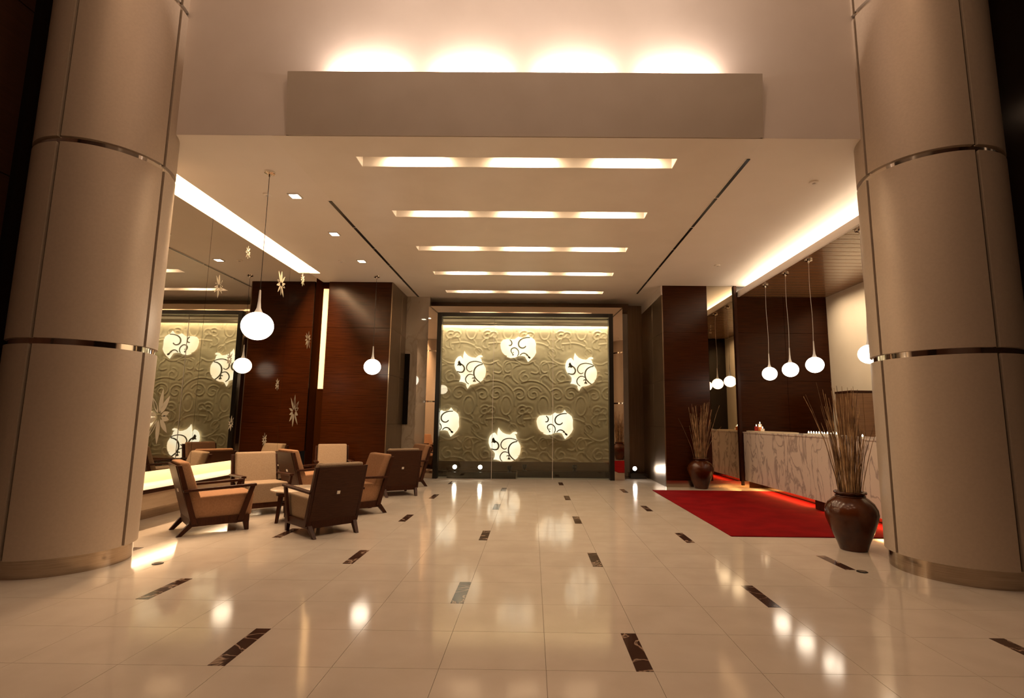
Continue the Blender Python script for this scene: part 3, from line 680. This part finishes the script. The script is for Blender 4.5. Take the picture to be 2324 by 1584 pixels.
def patch(out, strokes, at, label):
    t = thing('backlit_cutout', (at[0], YR-.045, at[1]), label, 'light panel', 'backlit scroll cutouts in the carved wall')
    poly = clip(clip([(x, z) for x, z in out], 1, RZ0+.005-at[1], True), 0, RX0+.01-at[0], True)
    MB().prism_xz(poly, -.010, .004).build('acrylic', patch_m, t)
    for p, wd in strokes:
        c = [q for q in curve(p, 5)]
        c = [q for q in c if q[1]+at[1] > RZ0+.01 and q[0]+at[0] > RX0+.02]
        if len(c) < 2: continue
        L = []; R_ = []; n = len(c)
        for i in range(n):
            a, b = np.array(c[max(i-1, 0)]), np.array(c[min(i+1, n-1)]); d = b-a; d = d/(np.linalg.norm(d)+1e-9); nn = np.array([-d[1], d[0]])
            k = wd*1.35*(.7+.3*math.sin(math.pi*i/(n-1)))
            L.append(tuple(np.array(c[i])+nn*k)); R_.append(tuple(np.array(c[i])-nn*k))
        m = MB()
        v0 = [(x, -.024, z) for x, z in L+R_] + [(x, -.010, z) for x, z in L+R_]; k = 2*n; f = []
        for i in range(n-1):
            f += [[i, i+1, n+i+1, n+i], [i, i+1, k+i+1, k+i], [n+i, n+i+1, k+n+i+1, k+n+i]]
        m.add(v0, f); m.build('scroll_line', line_shade_m, t)
    return t
for at, lb in zip(A_AT, ('glowing pointed scroll cutout at the upper left of the carved wall', 'glowing pointed scroll cutout at the upper right of the carved wall', 'glowing pointed scroll cutout cut off by the base of the carved wall')):
    patch(A_out, A_str, at, lb)
for at, lb in zip(B_AT, ('glowing rounded scroll cutout at the top centre of the carved wall', 'glowing rounded scroll cutout at the lower right of the carved wall', 'glowing rounded scroll cutout cut off by the left frame jamb')):
    patch(B_out, B_str, at, lb)
# black steps and floor spots behind the glass
t = thing('stone_step', (-1.13, 12.24, 0), 'low black stone step under the lit floor spots', 'step')
MB().box(-.77, .77, -.24, .24, 0, .115).build('riser', black_stone, t); MB().box(-.78, .78, -.25, .25, .115, .135).build('tread', black_stone, t, bevel=.003)
t = thing('stone_step', (.72, 12.40, 0), 'long low black stone step at the right behind the glass', 'step')
MB().box(-1.05, 1.07, -.12, .15, 0, .125).build('riser', black_stone, t); MB().box(-1.06, 1.08, -.13, .16, .125, .145).build('tread', black_stone, t, bevel=.003)
struct(MB().box(RX0, -1.95, 12.3, 12.57, 0, .12), 'baseboard_back', black_stone, 'black base at the left behind the glass')
def floor_spot(x, y, z, aim, on, label):
    t = thing('floor_spot', (x, y, z), label, 'spotlight', 'small black floor spots')
    MB().lathe([(.05, 0), (.05, .012), (.014, .016), (.014, .07)], 18).build('base', black, t, smooth=40)
    d = Vector(aim).normalized(); h = MB(); c0 = Vector((0, 0, .105))
    q = d.to_track_quat('Z', 'Y'); mm = MB().lathe([(.022, -.06), (.045, -.045), (.052, 0), (.052, .03), (.046, .03), (.044, .012)], 20)
    mm.v = [tuple(c0 + q @ Vector(p)) for p in mm.v]; hd = mm.build('head', black, t, smooth=40)
    mm = MB().lathe([(.044, .012), (.044, .018)], 20); mm.v = [tuple(c0 + q @ Vector(p)) for p in mm.v]
    mm.build('lens', spotglow if on else white_metal, hd)
    if on: spot('floor_spot_beam', Vector((x, y, z)) + c0 + d*.05, Vector((x, y, z)) + c0 + d*2, 18, 80, .6, (1, .88, .75), .03)
for a in ((-1.741, 12.1, .136, (.15, -1, -.02), True, 'lit floor spot on the black step, leftmost behind the glass'), (-1.164, 12.1, .136, (.0, -1, -.02), True, 'lit floor spot on the middle of the black step'),
          (-.50, 12.06, .136, (0, .3, 1), False, 'unlit floor spot at the right end of the left step'), (-.165, 12.33, .146, (0, .4, 1), False, 'unlit floor spot near the left end of the right step'),
          (.985, 12.33, .146, (0, .4, 1), False, 'unlit floor spot near the middle of the right step'), (2.36, 12.35, .12, (.05, -1, .02), True, 'lit floor spot beside the bronze panels right of the portal')):
    floor_spot(*a)
t = thing('stone_step', (2.42, 12.42, 0), 'small black block under the lit spot right of the portal', 'step')
MB().box(-.16, .2, -.14, .2, 0, .10).build('riser', black_stone, t); MB().box(-.17, .21, -.15, .21, .10, .12).build('tread', black_stone, t, bevel=.003)

# ------------------------------------------------------------------ armchairs and tables (chair faces +y locally)
def armchair(fab, back_m, label):
    t = thing('lounge_armchair', (0, 0, 0), label, 'armchair', 'lounge armchairs around the low tables')
    fr = MB()                                       # base rails
    for s in (-1, 1): fr.box(s*.30-.025, s*.30+.025, -.30, .30, .095, .175)
    fr.box(-.275, .275, .25, .30, .095, .175); fr.box(-.275, .275, -.30, -.25, .095, .175)
    fr.build('base_frame', chair_wood, t, bevel=.004)
    for s in (-1, 1):
        MB().bar((s*.275, -.385, 0), (s*.295, -.27, .13), .042, .05, .055, .075).build('leg', chair_wood, t, bevel=.004)
        MB().bar((s*.290, .285, 0), (s*.298, .262, .13), .04, .042, .054, .07).build('leg', chair_wood, t, bevel=.004)
        MB().bar((s*.325, -.255, .12), (s*.325, -.445, .765), .036, .062, .034, .045).build('back_post', chair_wood, t, bevel=.004)
        MB().bar((s*.325, .20, .12), (s*.335, .315, .53), .034, .06, .034, .055).build('arm_post', chair_wood, t, bevel=.004)
        MB().hexa([(s*.335-.032, -.385, .475), (s*.335+.032, -.385, .475), (s*.335+.034, .345, .500), (s*.335-.034, .345, .500)],
                  [(s*.335-.032, -.385, .503), (s*.335+.032, -.385, .503), (s*.335+.034, .345, .528), (s*.335-.034, .345, .528)]).build('armrest', chair_wood, t, bevel=.006)
    MB().hexa([(-.285, -.27, .165), (.285, -.27, .165), (.285, .325, .165), (-.285, .325, .165)],
              [(-.285, -.33, .405), (.285, -.33, .405), (.285, .345, .425), (-.285, .345, .425)]).build('seat', fab, t, smooth=50, bevel=.022, seg=3)
    ca = MB().hexa([(-.295, -.325, .37), (.295, -.325, .37), (.295, -.195, .37), (-.295, -.195, .37)],
              [(-.292, -.455, .80), (.292, -.455, .80), (.292, -.345, .80), (-.292, -.345, .80)])
    ca.build('back_cushion', fab, t, smooth=50, bevel=.03, seg=3)
    bk = MB().hexa([(-.305, -.298, .17), (.305, -.298, .17), (.305, -.278, .17), (-.305, -.278, .17)],
              [(-.305, -.478, .765), (.305, -.478, .765), (.305, -.458, .765), (-.305, -.458, .765)]).build('back_panel', back_m, t, bevel=.004)
    MB().hexa([(-.018, -.394, .455), (.018, -.394, .455), (.018, -.380, .455), (-.018, -.380, .455)], [(-.018, -.405, .491), (.018, -.405, .491), (.018, -.391, .491), (-.018, -.391, .491)]).build('square_badge', paper, bk, bevel=.002)
    for part in t.children:
        for v in part.data.vertices: v.co.x *= .90
    return t
def face(o, x, y, fx, fy): o.location = (x, y, .0012); o.rotation_euler = (0, 0, math.atan2(fy, fx) - math.pi/2)
tan0 = armchair(tan_fab, chair_back_m, 'tan armchair seen from the side at the front left of the seating')
face(tan0, -3.72, 6.36, .745, .667)
cream0 = armchair(cream_fab, chair_back_m, 'cream armchair with its dark back to the viewer at the front')
face(cream0, -2.46, 6.33, -.73, .68)
for src, x, y, fx, fy, lb in (
    (cream0, -3.78, 7.50, .66, -.75, 'cream armchair facing the viewer behind the round table'),
    (tan0, -2.50, 7.50, -.75, -.65, 'tan armchair facing left behind the front dark backed chair'),
    (tan0, -3.60, 8.74, .66, .75, 'tan armchair seen from behind in the middle of the seating'),
    (cream0, -3.72, 10.02, .42, -.90, 'cream armchair facing the viewer farthest back by the wood block'),
    (cream0, -2.38, 9.42, -.50, .87, 'cream armchair with its dark back to the viewer near the portal'),
    (tan0, -2.52, 10.47, -.78, -.62, 'tan armchair nearest the glazed portal, turned to the left')):
    c = copy_tree(src); face(c, x, y, fx, fy); c['label'] = lb
def table(x, y, label):
    t = thing('round_table', (x, y, .0012), label, 'table', 'low round lounge tables')
    MB().lathe([(.34, .372), (.36, .378), (.362, .392), (.356, .396)], 48).build('tabletop', table_top_m, t, smooth=40)
    MB().lathe([(.27, .315), (.29, .32), (.29, .372), (.27, .372)], 40).build('apron', chair_wood, t, smooth=40)
    MB().box(-.24, .24, -.022, .022, .19, .215).box(-.022, .022, -.24, .24, .1901, .2149).build('cross_stretcher', chair_wood, t)
    for k in range(4):
        a = math.pi/4 + k*math.pi/2 + .2; c, s = math.cos(a), math.sin(a)
        MB().bar((.31*c, .31*s, 0), (.27*c, .27*s, .34), .03, .03, .05, .05).build('leg', chair_wood, t, bevel=.003)
table(-2.99, 6.98, 'low round table with a pale top among the front chairs')
table(-3.16, 9.44, 'low round table with a pale top among the rear chairs')
